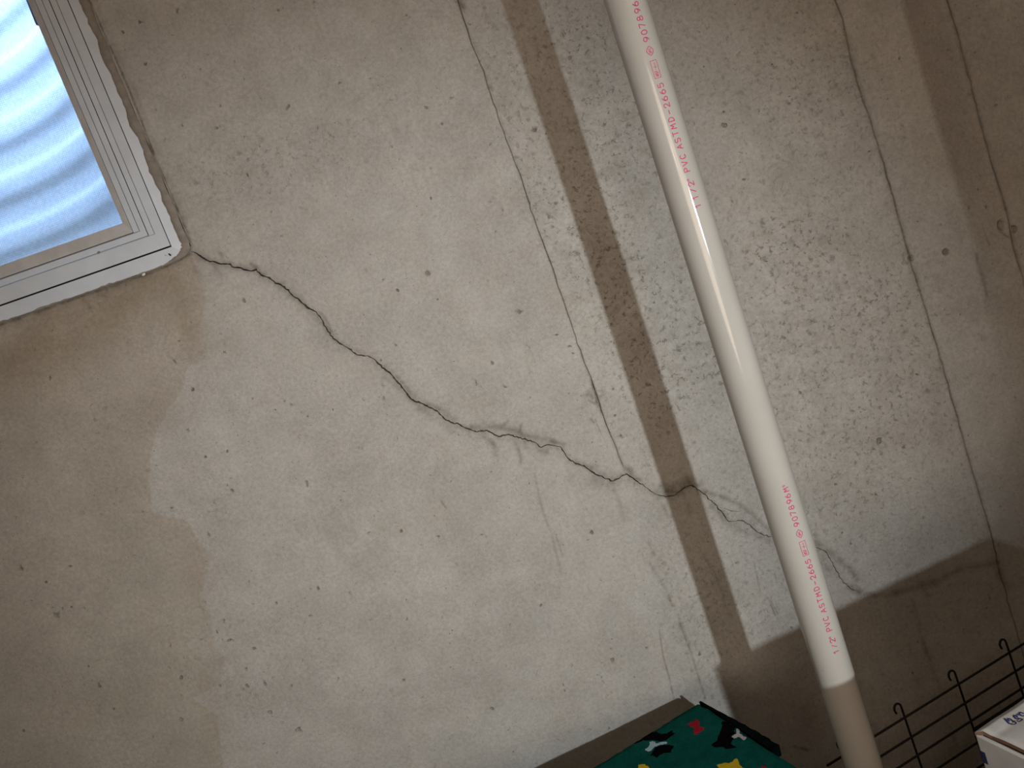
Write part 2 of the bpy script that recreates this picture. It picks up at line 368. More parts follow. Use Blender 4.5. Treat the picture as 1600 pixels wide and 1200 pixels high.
# grime strokes and dark lines (photo px, half-width px, strength)
DIRT = [
 ([(310,404),(345,410),(388,420),(412,430)],5,.35),([(392,412),(402,420),(408,428)],4.5,.75),([(344,396),(348,402)],4,.5),
 ([(425,436),(480,480),(520,525)],5,.22),([(494,484),(505,492),(515,508),(518,520)],2,.45),([(536,538),(560,550),(578,556)],4,.3),
 ([(600,570),(640,612),(672,632)],5,.25),([(600,590),(640,622),(672,645)],5,.22),([(620,588),(632,600),(640,612)],2,.4),
 ([(665,632),(690,640),(712,655)],5,.45),([(655,640),(675,650),(700,668),(705,675)],6,.28),
 ([(735,668),(760,668),(785,668),(800,672),(815,676)],6,.62),([(788,664),(793,658)],3,.6),([(813,672),(814,664)],2,.7),
 ([(815,680),(840,684),(866,690)],5,.5),([(757,684),(770,692),(776,712)],5,.55),([(733,680),(745,690)],4,.3),([(803,686),(811,704),(814,722)],3.5,.5),([(820,690),(822,700)],4,.4),
 ([(838,700),(855,708)],5,.4),([(862,690),(882,694)],4,.45),([(900,722),(925,733)],4,.4),([(925,732),(932,730)],5,.5),
 ([(925,752),(945,760),(958,760)],9,.32),([(978,732),(985,736)],6,.6),([(985,742),(1000,750)],3,.55),([(954,752),(972,742)],2,.5),
 ([(1030,760),(1050,762),(1075,750)],8,.62),([(1040,768),(1060,768),(1078,756)],5,.5),([(1078,752),(1092,760),(1100,770)],6,.5),
 ([(1068,772),(1075,790),(1077,800)],5,.5),([(1100,768),(1125,775),(1155,788),(1180,808),(1205,832)],5,.55),([(1112,790),(1135,815),(1170,835),(1208,846)],6,.33),
 ([(1276,848),(1300,865),(1330,890),(1340,905)],6,.55),([(1285,870),(1295,890)],7,.35),([(1330,918),(1370,932),(1410,925)],6,.5),
 ([(1400,925),(1450,915),(1480,900),(1508,887),(1528,884),(1558,880)],7,.5),([(1556,872),(1562,900)],7,.6),([(1560,895),(1575,920)],5,.4),  # rough dark line running right from the crack's end
 ([(1440,915),(1450,930)],6,.4),
 # streaks running down
 ([(835,740),(848,800),(862,835),(870,870),(876,890)],2.5,.32),([(866,830),(880,870)],2,.3),([(959,760),(968,785),(975,810)],4,.25),
 ([(1036,790),(1048,815)],3,.4),([(1015,850),(1022,865)],3,.45),([(1015,880),(1040,920),(1052,948)],3.5,.35),([(1045,930),(1050,946)],2.5,.5),
 ([(1030,985),(1036,1025),(1046,1060),(1053,1092)],1.6,.55),([(1062,975),(1080,1020),(1092,1060),(1102,1092)],2.2,.5),([(1060,965),(1078,1010)],3,.22),
 ([(1095,860),(1118,900),(1140,960)],3.5,.32),([(1178,878),(1188,925)],1.5,.45),([(1200,935),(1212,962)],1.6,.6),([(1204,938),(1216,960)],1.4,.5),
 ([(1118,1045),(1130,1080),(1146,1110)],5,.22),([(1425,940),(1445,1008),(1458,1045),(1470,1080)],6,.32),([(1440,1000),(1452,1030)],4,.35),([(1480,1130),(1495,1165)],5,.25),
 ([(930,655),(938,675)],1.4,.5),([(923,654),(928,660)],2.2,.6),([(940,678),(950,700)],1.2,.35),([(912,620),(917,632)],2,.3),
 ([(917,618),(922,612),(926,622)],4.5,.5),([(940,610),(944,616),(938,620)],3.5,.55),([(920,626),(930,631)],2,.5),([(926,603),(930,611)],1.5,1.0),([(931,613),(934,622)],1.3,1.0),([(1411,396),(1412,406),(1418,412)],2.2,.6),([(1418,388),(1422,398),(1420,410)],2,.6),
 ([(690,783),(696,793)],1.6,.7),([(1085,690),(1086,692)],2,.4),
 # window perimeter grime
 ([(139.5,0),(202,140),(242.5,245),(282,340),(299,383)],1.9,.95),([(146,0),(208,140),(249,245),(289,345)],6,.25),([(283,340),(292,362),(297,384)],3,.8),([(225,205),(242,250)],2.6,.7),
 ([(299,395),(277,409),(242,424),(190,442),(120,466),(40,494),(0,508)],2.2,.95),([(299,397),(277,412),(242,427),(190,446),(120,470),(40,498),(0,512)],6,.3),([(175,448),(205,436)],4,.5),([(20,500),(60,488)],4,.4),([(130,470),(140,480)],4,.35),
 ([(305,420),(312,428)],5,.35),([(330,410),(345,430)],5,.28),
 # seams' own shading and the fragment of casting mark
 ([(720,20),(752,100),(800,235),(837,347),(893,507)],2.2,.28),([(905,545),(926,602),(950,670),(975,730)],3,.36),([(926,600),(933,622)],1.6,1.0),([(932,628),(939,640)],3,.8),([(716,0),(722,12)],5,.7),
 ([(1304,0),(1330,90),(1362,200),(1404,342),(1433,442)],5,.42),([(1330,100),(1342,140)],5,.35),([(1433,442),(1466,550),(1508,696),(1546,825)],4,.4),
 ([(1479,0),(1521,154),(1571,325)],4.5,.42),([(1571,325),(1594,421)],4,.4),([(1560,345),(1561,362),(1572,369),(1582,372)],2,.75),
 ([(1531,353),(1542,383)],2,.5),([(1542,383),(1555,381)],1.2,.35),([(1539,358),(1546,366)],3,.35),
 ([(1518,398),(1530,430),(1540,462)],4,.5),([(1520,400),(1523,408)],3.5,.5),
 ([(470,325),(480,328)],2,.4),([(1180,1142),(1215,1160)],1.5,.0),([(1240,1166),(1262,1172)],3,.6),
]
dirt_pts = []
for L, hw, st in DIRT:
    if st <= 0: continue
    P, _ = densify(W_(L), max(0.0035, hw * PXM * 0.6)); N = normals(P) if len(P) > 2 else np.array([[0, 1.0]] * len(P))
    for o_ in (-1.5, -0.75, 0, 0.75, 1.5):
        for q in P + N * (o_ * hw * PXM): dirt_pts.append(q)
dirt_pts = np.array(dirt_pts)
# base grid
gx = np.arange(GX0, GX1 + 1e-6, 0.0055); gz = np.arange(GZ0, GZ1 + 1e-6, 0.0055)
G = np.stack(np.meshgrid(gx, gz), -1).reshape(-1, 2)
G[:, 0] += rng.uniform(-.0013, .0013, len(G)); G[:, 1] += rng.uniform(-.0013, .0013, len(G))
G[:, 0] = np.clip(G[:, 0], GX0, GX1); G[:, 1] = np.clip(G[:, 1], GZ0, GZ1)
G = np.concatenate([G, dirt_pts])
# thin out the grid near the cut lines and pits with a hash of occupied cells
occ = {}
def mark(p, r):
    k = int(math.ceil(r / 0.002)); cx, cz = int(math.floor(p[0] / 0.002)), int(math.floor(p[1] / 0.002))
    for i in range(-k, k + 1):
        for j in range(-k, k + 1):
            occ.setdefault((cx + i, cz + j), []).append((p[0], p[1], r * r))
for P, r in keep_clear:
    for q in densify(P, 0.003)[0]: mark(q, r)
for q in used: mark(q, q[2])
ok = []
for x, z in G:
    l = occ.get((int(math.floor(x / 0.002)), int(math.floor(z / 0.002))))
    ok.append(not (l and any((x - a) ** 2 + (z - b) ** 2 < r2 for a, b, r2 in l)))
G = G[np.array(ok)]
base = len(pts)
allp = [Vector(p) for p in pts] + [Vector((float(a), float(b))) for a, b in G]
cdt = delaunay_2d_cdt(allp, edges, [], 0, 1e-6)
V2 = np.array([(v[0], v[1]) for v in cdt[0]]); FA = np.array([tuple(f) for f in cdt[2] if len(f) == 3])
orig = cdt[3]
inf = np.zeros((len(V2), 4))
for i, o_ in enumerate(orig):
    for k in o_:
        if k < base:
            inf[i] = np.maximum(inf[i], info[k])
# drop the window opening
cen = V2[FA].mean(1); hp = np.array(hole)
def inpoly(P, poly):
    r = np.zeros(len(P), bool); n = len(poly)
    for i in range(n):
        a, b = poly[i], poly[(i + 1) % n]
        c = ((a[1] > P[:, 1]) != (b[1] > P[:, 1])) & (P[:, 0] < (b[0] - a[0]) * (P[:, 1] - a[1]) / (b[1] - a[1] + 1e-12) + a[0])
        r ^= c
    return r
FA = FA[~inpoly(cen, hp)]
def segdist(P, L):
    L = np.array(L); best = np.full(len(P), 9.0)
    lo, hi = L.min(0) - .12, L.max(0) + .12
    m = np.where((P[:, 0] > lo[0]) & (P[:, 0] < hi[0]) & (P[:, 1] > lo[1]) & (P[:, 1] < hi[1]))[0]
    Q = P[m]; bb = best[m]
    for a, b in zip(L[:-1], L[1:]):
        d = b - a; t = np.clip(((Q - a) @ d) / (d @ d + 1e-12), 0, 1)
        bb = np.minimum(bb, np.linalg.norm(Q - (a + t[:, None] * d), axis=1))
    best[m] = bb; return best
dirt = np.zeros(len(V2))
for L, hw, st in DIRT:
    if st <= 0: continue
    d = segdist(V2, W_(L)) / (hw * PXM)
    dirt = 1 - (1 - dirt) * (1 - st * np.exp(-(d / 0.85) ** 2))
crd = segdist(V2, Pc[::3]); dirt = 1 - (1 - dirt) * (1 - 0.30 * np.exp(-(crd / 0.006) ** 2)) * (1 - 0.10 * np.exp(-(crd / 0.018) ** 2))
def blobs(L):
    a = np.zeros(len(V2))
    for (px, py, sx, sy, ang, st) in L:
        c = onwall(px, py); dx = (V2[:, 0] - c[0]) / PXM; dz = -(V2[:, 1] - c[1]) / PXM
        th = math.radians(ang); u = dx * math.cos(th) + dz * math.sin(th); v = -dx * math.sin(th) + dz * math.cos(th)
        a = 1 - (1 - a) * (1 - st * np.exp(-((u / sx) ** 2 + (v / sy) ** 2)))
    return a
# (photo px centre, half sizes in px, rotation in the wall plane, strength)
rough = blobs([(900,60,60,45,0,.8),(960,200,60,90,0,.7),(900,330,60,70,0,.85),(985,480,50,110,0,1.0),(1030,600,45,70,0,.8),(1080,480,60,90,0,.5),(940,420,30,60,0,.5),(1240,380,90,55,0,.9),(1330,470,80,60,0,.6),(1390,480,60,60,0,.5),(1230,520,60,60,0,.6),(1400,620,90,60,0,.5),(1300,640,120,80,0,.35),(1120,560,50,60,0,.5),(1330,760,110,70,0,.4),(1260,140,100,120,0,.35),(420,250,110,50,0,.45),(330,270,70,40,0,.4),(560,200,120,60,0,.12),(800,170,50,120,0,.25),(1100,950,120,110,0,.3),(390,1075,45,25,0,.5),(330,790,60,30,0,.25),(170,455,110,16,-20,.5)])
pale = blobs([(900,20,40,50,0,.8),(880,260,40,70,0,.9),(950,330,30,60,0,.8),(940,590,50,80,0,.6),(985,640,40,80,0,.5),(1010,420,30,50,0,.5),(1040,470,30,60,0,.5),(1150,700,60,90,0,.4),(620,950,260,260,0,.45),(340,600,60,120,0,.5),(340,1010,60,70,0,.5),(345,440,40,50,0,.5),(1180,850,50,60,0,.4),(1450,120,30,100,-5,.5),(1520,560,40,160,-5,.4),(640,330,200,140,0,.2)])
tan2 = blobs([(60,560,110,50,-20,.45),(200,470,110,32,-20,.6),(275,450,40,50,0,.55),(300,520,22,45,0,.55),(70,520,120,26,-20,.5),(255,640,30,40,0,.25),(310,900,25,50,0,.3),(330,1090,20,60,0,.25),(30,1000,70,120,0,.2),(150,1100,90,60,0,.12)])
TANP = [(-300,430),(-300,1500),(360,1500),(350,1200),(342,1120),(302,1092),(346,1068),(350,1030),(334,1010),(330,960),(315,930),(322,890),(330,868),(306,840),(294,815),(262,806),(237,800),(232,740),(240,680),(262,640),(286,612),(291,575),(323,552),(311,520),(322,470),(318,440),(302,404),(298,392),(150,440),(0,490)]
tp = W_(TANP); ins = inpoly(V2, tp); td = segdist(V2, np.concatenate([tp[2:27]]))
tan = np.clip(0.5 + np.where(ins, 1, -1) * td / 0.05, 0, 1)
Pad = densify(Pa, 0.01)[0]
order = np.argsort(Pad[:, 1]); xa = np.interp(V2[:, 1], Pad[order, 1], Pad[order, 0])
o2 = np.argsort(Ps2[:, 1]); xs2 = np.interp(V2[:, 1], Ps2[o2, 1], Ps2[o2, 0])
sm = lambda t: np.clip(t, 0, 1) ** 2 * (3 - 2 * np.clip(t, 0, 1))
hz = 0.013 * sm((V2[:, 1] - 0.95) / 0.55)
x_ = V2[:, 0]
rise = sm((x_ - xs2) / np.maximum(xa - xs2, 0.02)); fall = 1 - np.clip((x_ - xa) / 0.075, 0, 1)
dep = -hz * np.where(x_ < xa, rise, fall)
brown = np.where(x_ < xa - .001, 0, np.exp(-(np.maximum(x_ - xa, 0) / 0.12) ** 2) * sm((x_ - xa) / .012)) * sm((V2[:, 1] - 1.0) / 0.65) * 0.52  # shade right of the arris, put into the colour
# gentle waviness, small steps between form panels
wav = 0.0012 * np.sin(V2[:, 0] * 7.1 + 1.3) * np.cos(V2[:, 1] * 5.3) + 0.0006 * np.sin(V2[:, 0] * 23 + V2[:, 1] * 17)
o1 = np.argsort(Ps1[:, 1]); xs1 = np.interp(V2[:, 1], Ps1[o1, 1], Ps1[o1, 0])
step = np.where((x_ > xs1 + .0006), -0.0012 * sm((V2[:, 1] - 1.05) / .3), 0)
Y = dep + wav + step + inf[:, 0]
deep = inf[:, 2] * np.where(inf[:, 3] == 1, 0.95, 0.22 + 0.42 * np.clip(np.sin(V2[:, 1] * 31 + inf[:, 3] * 2) * np.sin(V2[:, 1] * 13 + 1), 0, 1))
o2b = segdist(V2, Pa); pale = 1 - (1 - pale) * (1 - .6 * np.exp(-((o2b) / .006) ** 2) * (x_ < xa + .002))  # painted highlight along the arris edge
rough = np.clip(rough + np.where((x_ > xs1) & (x_ < xs2), 0.30, np.where(x_ >= xs2, .15, 0.05)), 0, 1)
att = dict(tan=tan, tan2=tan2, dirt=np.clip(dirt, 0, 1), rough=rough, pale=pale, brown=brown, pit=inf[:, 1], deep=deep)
V3 = np.stack([V2[:, 0], Y, V2[:, 1]], 1)
gid = inf[FA, 3].max(1).astype(int)
def wallmesh(name, F_, parent=None, extra=None):
    ids, inv = np.unique(F_.reshape(-1), return_inverse=True)
    vs = V3[ids]; fs = inv.reshape(-1, 3)
    # face the room (-y)
    a, b, c = vs[fs[:, 0]], vs[fs[:, 1]], vs[fs[:, 2]]; flip = np.cross(b - a, c - a)[:, 1] > 0
    fs[flip] = fs[flip][:, ::-1]
    ev, ef = extra or ([], [])
    allv = np.concatenate([vs, np.array(ev).reshape(-1, 3)]); k = len(vs)
    me = bpy.data.meshes.new(name)
    me.from_pydata(allv.tolist(), [], fs.tolist() + [tuple(i + k for i in f) for f in ef]); me.update()
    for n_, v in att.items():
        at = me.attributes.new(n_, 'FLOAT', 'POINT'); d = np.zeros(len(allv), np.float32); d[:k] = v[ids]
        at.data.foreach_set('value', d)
    return link(name, me, M_wall, parent)
ev, ef = [], []
def quad(a, b, c, d): k = len(ev); ev.extend([a, b, c, d]); ef.append((k, k + 1, k + 2, k + 3))
quad((X0, 0, 0), (GX0, 0, 0), (GX0, 0, ZC), (X0, 0, ZC)); quad((GX1, 0, 0), (X1, 0, 0), (X1, 0, ZC), (GX1, 0, ZC))
for a, b in zip(hole, hole[1:] + hole[:1]):
    quad((a[0], 0, a[1]), (a[0], .2, a[1]), (b[0], .2, b[1]), (b[0], 0, b[1]))
wall = tag(wallmesh('wall_back', FA[gid == 0], None, (ev, ef)), kind='structure')
ck = wallmesh('crack', FA[gid == 1], wall); ck['label'] = 'long diagonal crack running from the window corner'
for g_ in (2, 3, 4):
    wallmesh('form_seam', FA[gid == g_], wall)

# ------------------------------------------------------------------ window
win = tag(empty('window_1', (0, 0, 0)), kind='structure')

def P3(x, z, y):                     # wall-plane measure carried to depth y
    k = 1 + y / D
    return (shx(x, z) * k, y, H + (z - H) * k)
XL2 = lambda x: WL + (WR - x)        # mirrored left edge
ZT2 = lambda z: WT - (z - WB)
def rect(x, z): return [(XL2(x), z), (x, z), (x, ZT2(z)), (XL2(x), ZT2(z))]
def ring(name, o_, i_, yo, yi, back, mat, parent=win):
    A, B = rect(*o_), rect(*i_)
    vs = [P3(*p, yo) for p in A] + [P3(*p, yi) for p in B] + [P3(*p, back) for p in A] + [P3(*p, back) for p in B]
    fs = []
    for k in range(4):
        j = (k + 1) % 4
        fs += [(k, j, 4 + j, 4 + k), (k + 8, j + 8, j, k), (4 + k, 4 + j, 12 + j, 12 + k), (8 + k, 12 + k, 12 + j, 8 + j)]
    o = mesh(name, vs, fs, mat, parent)
    m = o.modifiers.new('bevel', 'BEVEL'); m.width = 0.0009; m.segments = 2; m.limit_method = 'ANGLE'; m.angle_limit = 0.6
    return o
g1 = 0.0011
# (outer x,z) -> (inner x,z)
ring('nailing_flange', (-.4465, 1.7440), (-.4765 + g1, 1.7705 - .0012), .003, -.003, .03, M_vinyl)
ring('outer_frame', (-.4765, 1.7705 + .0014), (-.4935, 1.7987), -.007, -.0062, .03, M_vinyl)
ring('inner_frame', (-.4941, 1.7990), (-.5045 + .0006, 1.7997), -.0050, -.0045, .03, M_vinyl)
ring('sash_frame', (-.5045 - .0006, 1.8001), (-.5155, 1.8112), .0035, .0045, .04, M_vinyl)
ring('screen_frame', (-.5162, 1.8118), (-.5262, 1.8122), .0095, .0105, .045, M_vinyl)
ring('glazing_bead', (-.5268, 1.8130), (-.5372, 1.8335), .0125, .0175, .05, M_vinyl_dull)
ring('leak_blocker', (-.436, 1.732), (-.5005, 1.796), .014, .016, .03, M_mortar)  # unseen ring added to block daylight leaking round the frame
# dark shadow gap backing behind the frame joints
gb = MB()
for (x, z, y, h_) in ((-.4765, 1.7705, .006, .004), (-.5045, 1.7999, .008, .003), (-.5158, 1.8115, .013, .0025), (-.5265, 1.8126, .018, .0025)):
    A = rect(x + h_, z - h_); B = rect(x - h_, z + h_)
    vs = [P3(*p, y) for p in A] + [P3(*p, y) for p in B]
    gb.add(vs, [(k, (k + 1) % 4, 4 + (k + 1) % 4, 4 + k) for k in range(4)])
gb.build('joint_gap', M_black, win)
A = rect(-.5345, 1.829)
mesh('glass_pane', [P3(*p, .024) for p in A] + [P3(*p, .028) for p in A], [(0, 1, 2, 3), (7, 6, 5, 4), (0, 4, 5, 1), (1, 5, 6, 2), (2, 6, 7, 3), (3, 7, 4, 0)], M_glass, win)
A = rect(-.535, 1.830)
mesh('insect_screen', [P3(*p, .040) for p in A], [(0, 1, 2, 3)], M_screen, win)
# mortar smeared over the outer edge of the flange, ragged towards the frame
def mortar(pathO, pathI, amp, name):
    vs, fs = [], []
    n = len(pathO)
    for i in range(n):
        o_, q = np.array(pathO[i]), np.array(pathI[i]); q = q + (o_ - q) * float(np.clip(rng.normal(0, amp), -.45, .45))
        for p, y in ((o_, -.0015), (q * .35 + o_ * .65, -.0046), (q, -.0036), (q, .004)): vs.append(P3(p[0], p[1], y))
    for i in range(n - 1):
        for k in range(3): fs.append((i * 4 + k, i * 4 + k + 1, i * 4 + 5 + k, i * 4 + 4 + k))
    mesh(name, vs, fs, M_mortar, win, True)
zz = np.linspace(1.7665, 2.42, 90)
mortar([(-.4445 + .0008 * math.sin(z * 90), z) for z in zz], [(-.4585 + .0034 * noise.noise((z * 26, 0, 0)) + .0022 * noise.noise((z * 75, 3, 0)), z) for z in zz], .05, 'mortar_smear')
cx = [(-.4445, 1.768), (-.4462, 1.7585), (-.4500, 1.7525), (-.4600, 1.7468), (-.4800, 1.7432), (-.505, 1.7424)]
ci = [(-.4585, 1.768), (-.4600, 1.7630), (-.4640, 1.7580), (-.4720, 1.7535), (-.4860, 1.7490), (-.505, 1.7435)]
dn = lambda L: [tuple(p) for p in densify(np.array(L), .003)[0]]
k_ = 30
ip = lambda L: [(np.interp(t, np.linspace(0, 1, len(L)), [p[0] for p in L]), np.interp(t, np.linspace(0, 1, len(L)), [p[1] for p in L])) for t in np.linspace(0, 1, k_)]
mortar(ip(cx), ip(ci), .06, 'mortar_smear')
xx = np.linspace(-.503, -1.6, 160)
mortar([(x, 1.7420) for x in xx], [(x, 1.7448 + .0008 * math.sin(x * 60)) for x in xx], .30, 'mortar_smear')
# small marks on the frame: a dark nick, a bolt-like speck, a flake of mortar
def dab(px, py, a, b, ang, y, name, mat):
    x, z = onwall(px, py); vs = []
    for k in range(8):
        t = k * math.pi / 4; u, v = a * math.cos(t), b * math.sin(t)
        vs.append((x + u * math.cos(ang) - v * math.sin(ang), y, z + u * math.sin(ang) + v * math.cos(ang)))
    vs.append((x, y - .0006, z)); mesh(name, vs, [(k, (k + 1) % 8, 8) for k in range(8)], mat, win)
dab(266.5, 398, .0030, .0014, -1.0, -.0035, 'scuff_mark', M_black)
dab(260, 399, .0022, .0008, -.7, -.0035, 'scuff_mark', M_vinyl_dull)
dab(157.5, 395, .0032, .0024, .2, -.0075, 'scuff_mark', M_mortar)
dab(226.5, 429, .0035, .0022, .2, -.005, 'mortar_flake', flat('pale_flake', (.7, .7, .68)))
# screen pull tab seen against the light near the top of the jamb
tb_ = MB(); x, z = onwall(52, 18, .03)
tb_.box((x - .0035, .028, z - .022), (x + .0035, .034, z + .03)); tb_.build('screen_tab', flat('blue_grey_tab', (.2, .24, .42)), win)

# corrugated steel well outside the window
well = tag(empty('window_well', (-1.19, 0.2, 1.5)), 'corrugated grey steel window well outside the window', 'window well')
na, nz, RW, pitch = 64, 170, 0.60, 0.132
vs, fs = [], []
for i in range(nz + 1):
    z = 0.0 + 1.32 * i / nz
    rr = RW + 0.0085 * math.tanh(2.0 * math.sin(2 * math.pi * (z + .047) / pitch))
    for k in range(na + 1):
        a = math.pi * k / na; e_ = max(0.0, abs(math.cos(a)) - math.cos(math.radians(25))) / (1 - math.cos(math.radians(25)))   # straight sides
        vs.append((rr * math.cos(a) + math.copysign(.17 * e_, math.cos(a)), rr * math.sin(a), z))
for i in range(nz):
    for k in range(na):
        q = i * (na + 1) + k; fs.append((q, q + 1, q + na + 2, q + na + 1))
mesh('corrugated_shell', vs, fs, M_galv, well, True)
vs = [(0, 0, .08)] + [(1.0 * RW * math.cos(math.pi * k / 24), 1.0 * RW * math.sin(math.pi * k / 24), .08 + .012 * math.sin(k * 2.1)) for k in range(25)]
mesh('gravel_bed', vs, [(0, k, k + 1) for k in range(1, 25)], M_gravel, well)

# ------------------------------------------------------------------ PVC pipe
PX, PY, PR = 0.2848, -0.383, 0.0249
TILT = 0.006                                # leans a hair towards the wall at its foot
pipe = tag(empty('drain_pipe', (PX, PY, 0)), 'glossy cream plastic pipe standing upright before the cracked wall', 'pipe')
def axis(z): return np.array([PX, PY + TILT * (1.5 - z)])
vs, fs = [], []; n = 72; zs = np.linspace(0, ZC, 60)
for z in zs:
    c = axis(z)
    for k in range(n):
        a = 2 * math.pi * k / n; vs.append((c[0] - PX + PR * math.cos(a), c[1] - PY + PR * math.sin(a), z))
for i in range(len(zs) - 1):
    for k in range(n): fs.append((i * n + k, i * n + (k + 1) % n, (i + 1) * n + (k + 1) % n, (i + 1) * n + k))
mesh('pipe_wall', vs, fs, M_pvc, pipe, True)
def arc(cx, cy, rx, ry, a0, a1, n=10):
    return [(cx + rx * math.cos(math.radians(a0 + (a1 - a0) * k / n)), cy + ry * math.sin(math.radians(a0 + (a1 - a0) * k / n))) for k in range(n + 1)]
GL = {  # stroke letters in a 0.62 x 1 box
 '1': [[(.12,.74),(.36,1),(.36,0)]], '2': [arc(.31,.72,.28,.28,170,-35)+[(.02,0),(.62,0)]],
 '5': [[(.56,1),(.1,1),(.06,.56)]+arc(.3,.33,.3,.33,120,-150)], '6': [arc(.31,.3,.29,.3,0,360,14), arc(.62,.36,.6,.62,110,180,6)],
 '7': [[(.02,1),(.6,1),(.22,0)]], '8': [arc(.31,.75,.23,.25,0,360,12), arc(.31,.26,.3,.26,0,360,12)],
 '9': [arc(.31,.7,.29,.3,0,360,14), arc(0.0,.64,.6,.62,-70,0,6)], '0': [arc(.31,.5,.3,.5,0,360,18)],
 '/': [[(.05,.05),(.55,.95)]], '"': [[(.2,1),(.2,.68)],[(.42,1),(.42,.68)]], '-': [[(.05,.45),(.57,.45)]],
 'P': [[(.05,0),(.05,1)]+arc(.3,.74,.3,.26,90,-90,8)+[(.05,.48)]], 'V': [[(.0,1),(.31,0),(.62,1)]],
 'C': [arc(.34,.5,.31,.5,45,315,14)], 'A': [[(0,0),(.31,1),(.62,0)],[(.13,.36),(.49,.36)]],
 'S': [arc(.31,.74,.27,.26,30,270,10)+arc(.31,.25,.28,.25,90,-150,10)], 'T': [[(0,1),(.62,1)],[(.31,1),(.31,0)]],
 'M': [[(0,0),(.06,1),(.31,.4),(.56,1),(.62,0)]], 'D': [[(.05,0),(.05,1)]+arc(.2,.5,.4,.5,90,-90,10)+[(.05,0)]],
 'N': [[(.05,0),(.05,1),(.57,0),(.57,1)]], 'F': [[(.08,0),(.08,1),(.58,1)],[(.08,.52),(.46,.52)]],
 'd': [arc(.28,.3,.25,.3,0,360,10),[(.54,1),(.54,0)]], 'w': [[(0,.6),(.15,0),(.31,.45),(.46,0),(.62,.6)]], 'v': [[(.05,.6),(.31,0),(.57,.6)]],
 's': [arc(.31,.74,.27,.26,30,270,8)+arc(.31,.25,.28,.25,90,-150,8)], 'U': [[(.05,1)]+arc(.31,.3,.26,.3,180,360,8)+[(.57,1)]],
}
cam_dir = np.array([0 - PX, -D - PY]); cam_dir /= np.linalg.norm(cam_dir)
PHI0 = math.radians(23.0)
def on_pipe(s, t, z0, lift=0.00018):         # s along the pipe (up), t across (letter-up = photo left)
    z = z0 + s; c = axis(z); a = PHI0 - t / PR
    rd = np.array([-cam_dir[1], cam_dir[0]])    # right-hand side seen from the camera
    d = cam_dir * math.cos(a) + rd * math.sin(a); p = c + d * (PR + lift)
    return (p[0] - PX, p[1] - PY, z)
def ribbon(mb, line, hw, mapf):
    P = [np.array(line[0], float)]
    for a, b in zip(line[:-1], line[1:]):
        a, b = np.array(a, float), np.array(b, float); m = max(1, int(np.linalg.norm(b - a) / 0.0012))
        P += [a + (b - a) * k / m for k in range(1, m + 1)]
    P = np.array(P); t = np.gradient(P, axis=0); t /= np.linalg.norm(t, axis=1)[:, None] + 1e-12
    P[0] -= t[0] * hw * .6; P[-1] += t[-1] * hw * .6
    N = np.stack([-t[:, 1], t[:, 0]], 1) * hw; vs = []
    for p, q in zip(P, N): vs += [mapf(*(p + q)), mapf(*(p - q))]
    mb.add(vs, [(2 * k, 2 * k + 1, 2 * k + 3, 2 * k + 2) for k in range(len(P) - 1)])
def glyph(mb, ch, s0, t0, wd, ht, hw, z0):
    for L in GL[ch]: ribbon(mb, [(s0 + (x - .31) * wd / .62, t0 + (y - .5) * ht) for x, y in L], hw, lambda a, b: on_pipe(a, b, z0))
def z_at(px, py):                            # height of the print seen at a photo pixel (tangent plane of the print line)
    rd = np.array([-cam_dir[1], cam_dir[0]]); nrm = cam_dir * math.cos(PHI0) + rd * math.sin(PHI0)
    p0 = axis(1.5) + nrm * PR
    return onplane(px, py, (p0[0], p0[1], 1.5), (nrm[0], nrm[1], 0))[2]
line1 = lambda y: 1090.6 + (y - 322) * (1090.6 - 995.8) / (322 - 17.5)
ROW = [('1',322),('1',309),('/',297.5),('2',287.5),('"',281),('P',265.5),('V',255.5),('C',245),('A',229.5),('S',219.5),('T',209),('M',198),('D',187),('-',175.5),('2',165),('6',154.5),('6',144),('5',134),('box',108.5),('upc',80),('9',62),('0',51),('7',40.5),('8',29.5),('9',17.5),('6',7),('M',-5),('s',-13)]
zr = [z_at(line1(y), y) for _, y in ROW]; zref = zr[1]
z2 = z_at(1309.5, 1020); scale2 = (z_at(1236.5, 774) - z2) / (zr[25] - zref)
def print_row(zbase, sc, skip):
    mb = MB()
    for i, (ch, _) in enumerate(ROW):
        if i < skip: continue
        s = (zr[i] - zref) * sc
        if ch == 'box':
            a, b, h = .0105 * sc, .0, .0040
            L = [(s - a, -h), (s - a, h), (s + a, h), (s + a, -h), (s - a, -h)]
            for p, q in zip(L[:-1], L[1:]): ribbon(mb, [p, q], .00032, lambda u, v: on_pipe(u, v, zbase))
            for k, c in enumerate('NSF-dwv'):
                ribbons_w = .00034 if k < 3 else .00024
                glyph(mb, c, s + (-.0075 + k * .0024), .0, .0018, .0040 if k < 3 else .0032, ribbons_w, zbase)
        elif ch == 'upc':
            e = .0052
            ribbon(mb, [(s - e * 1.1, 0), (s - e * .55, .0030), (s, .0044), (s + e * .55, .0030), (s + e * 1.1, 0), (s + e * .55, -.0030), (s, -.0044), (s - e * .55, -.0030), (s - e * 1.1, 0)], .0004, lambda u, v: on_pipe(u, v, zbase))
            for k, c in enumerate('UPC'): glyph(mb, c, s + (k - 1) * .0021, 0, .0015, .0030, .0003, zbase)
        elif ch == 's': glyph(mb, 's', s, .0016, .0024, .0030, .00035, zbase)
        else: glyph(mb, ch, s, 0, .0052 * sc ** .5, .0072, .00056, zbase)
    o = mb.build('printed_text', M_pink, pipe); o['label'] = 'magenta printed lettering along the pipe'
print_row(zref, 1.0, 0)
print_row(z2, scale2, 1)
fm = MB(); ribbon(fm, [(-.012, -.003), (-.010, .0005), (-.0135, .0030)], .00035, lambda u, v: on_pipe(u, v, z2)); fm.build('smudged_print', M_pinkfaint, pipe)

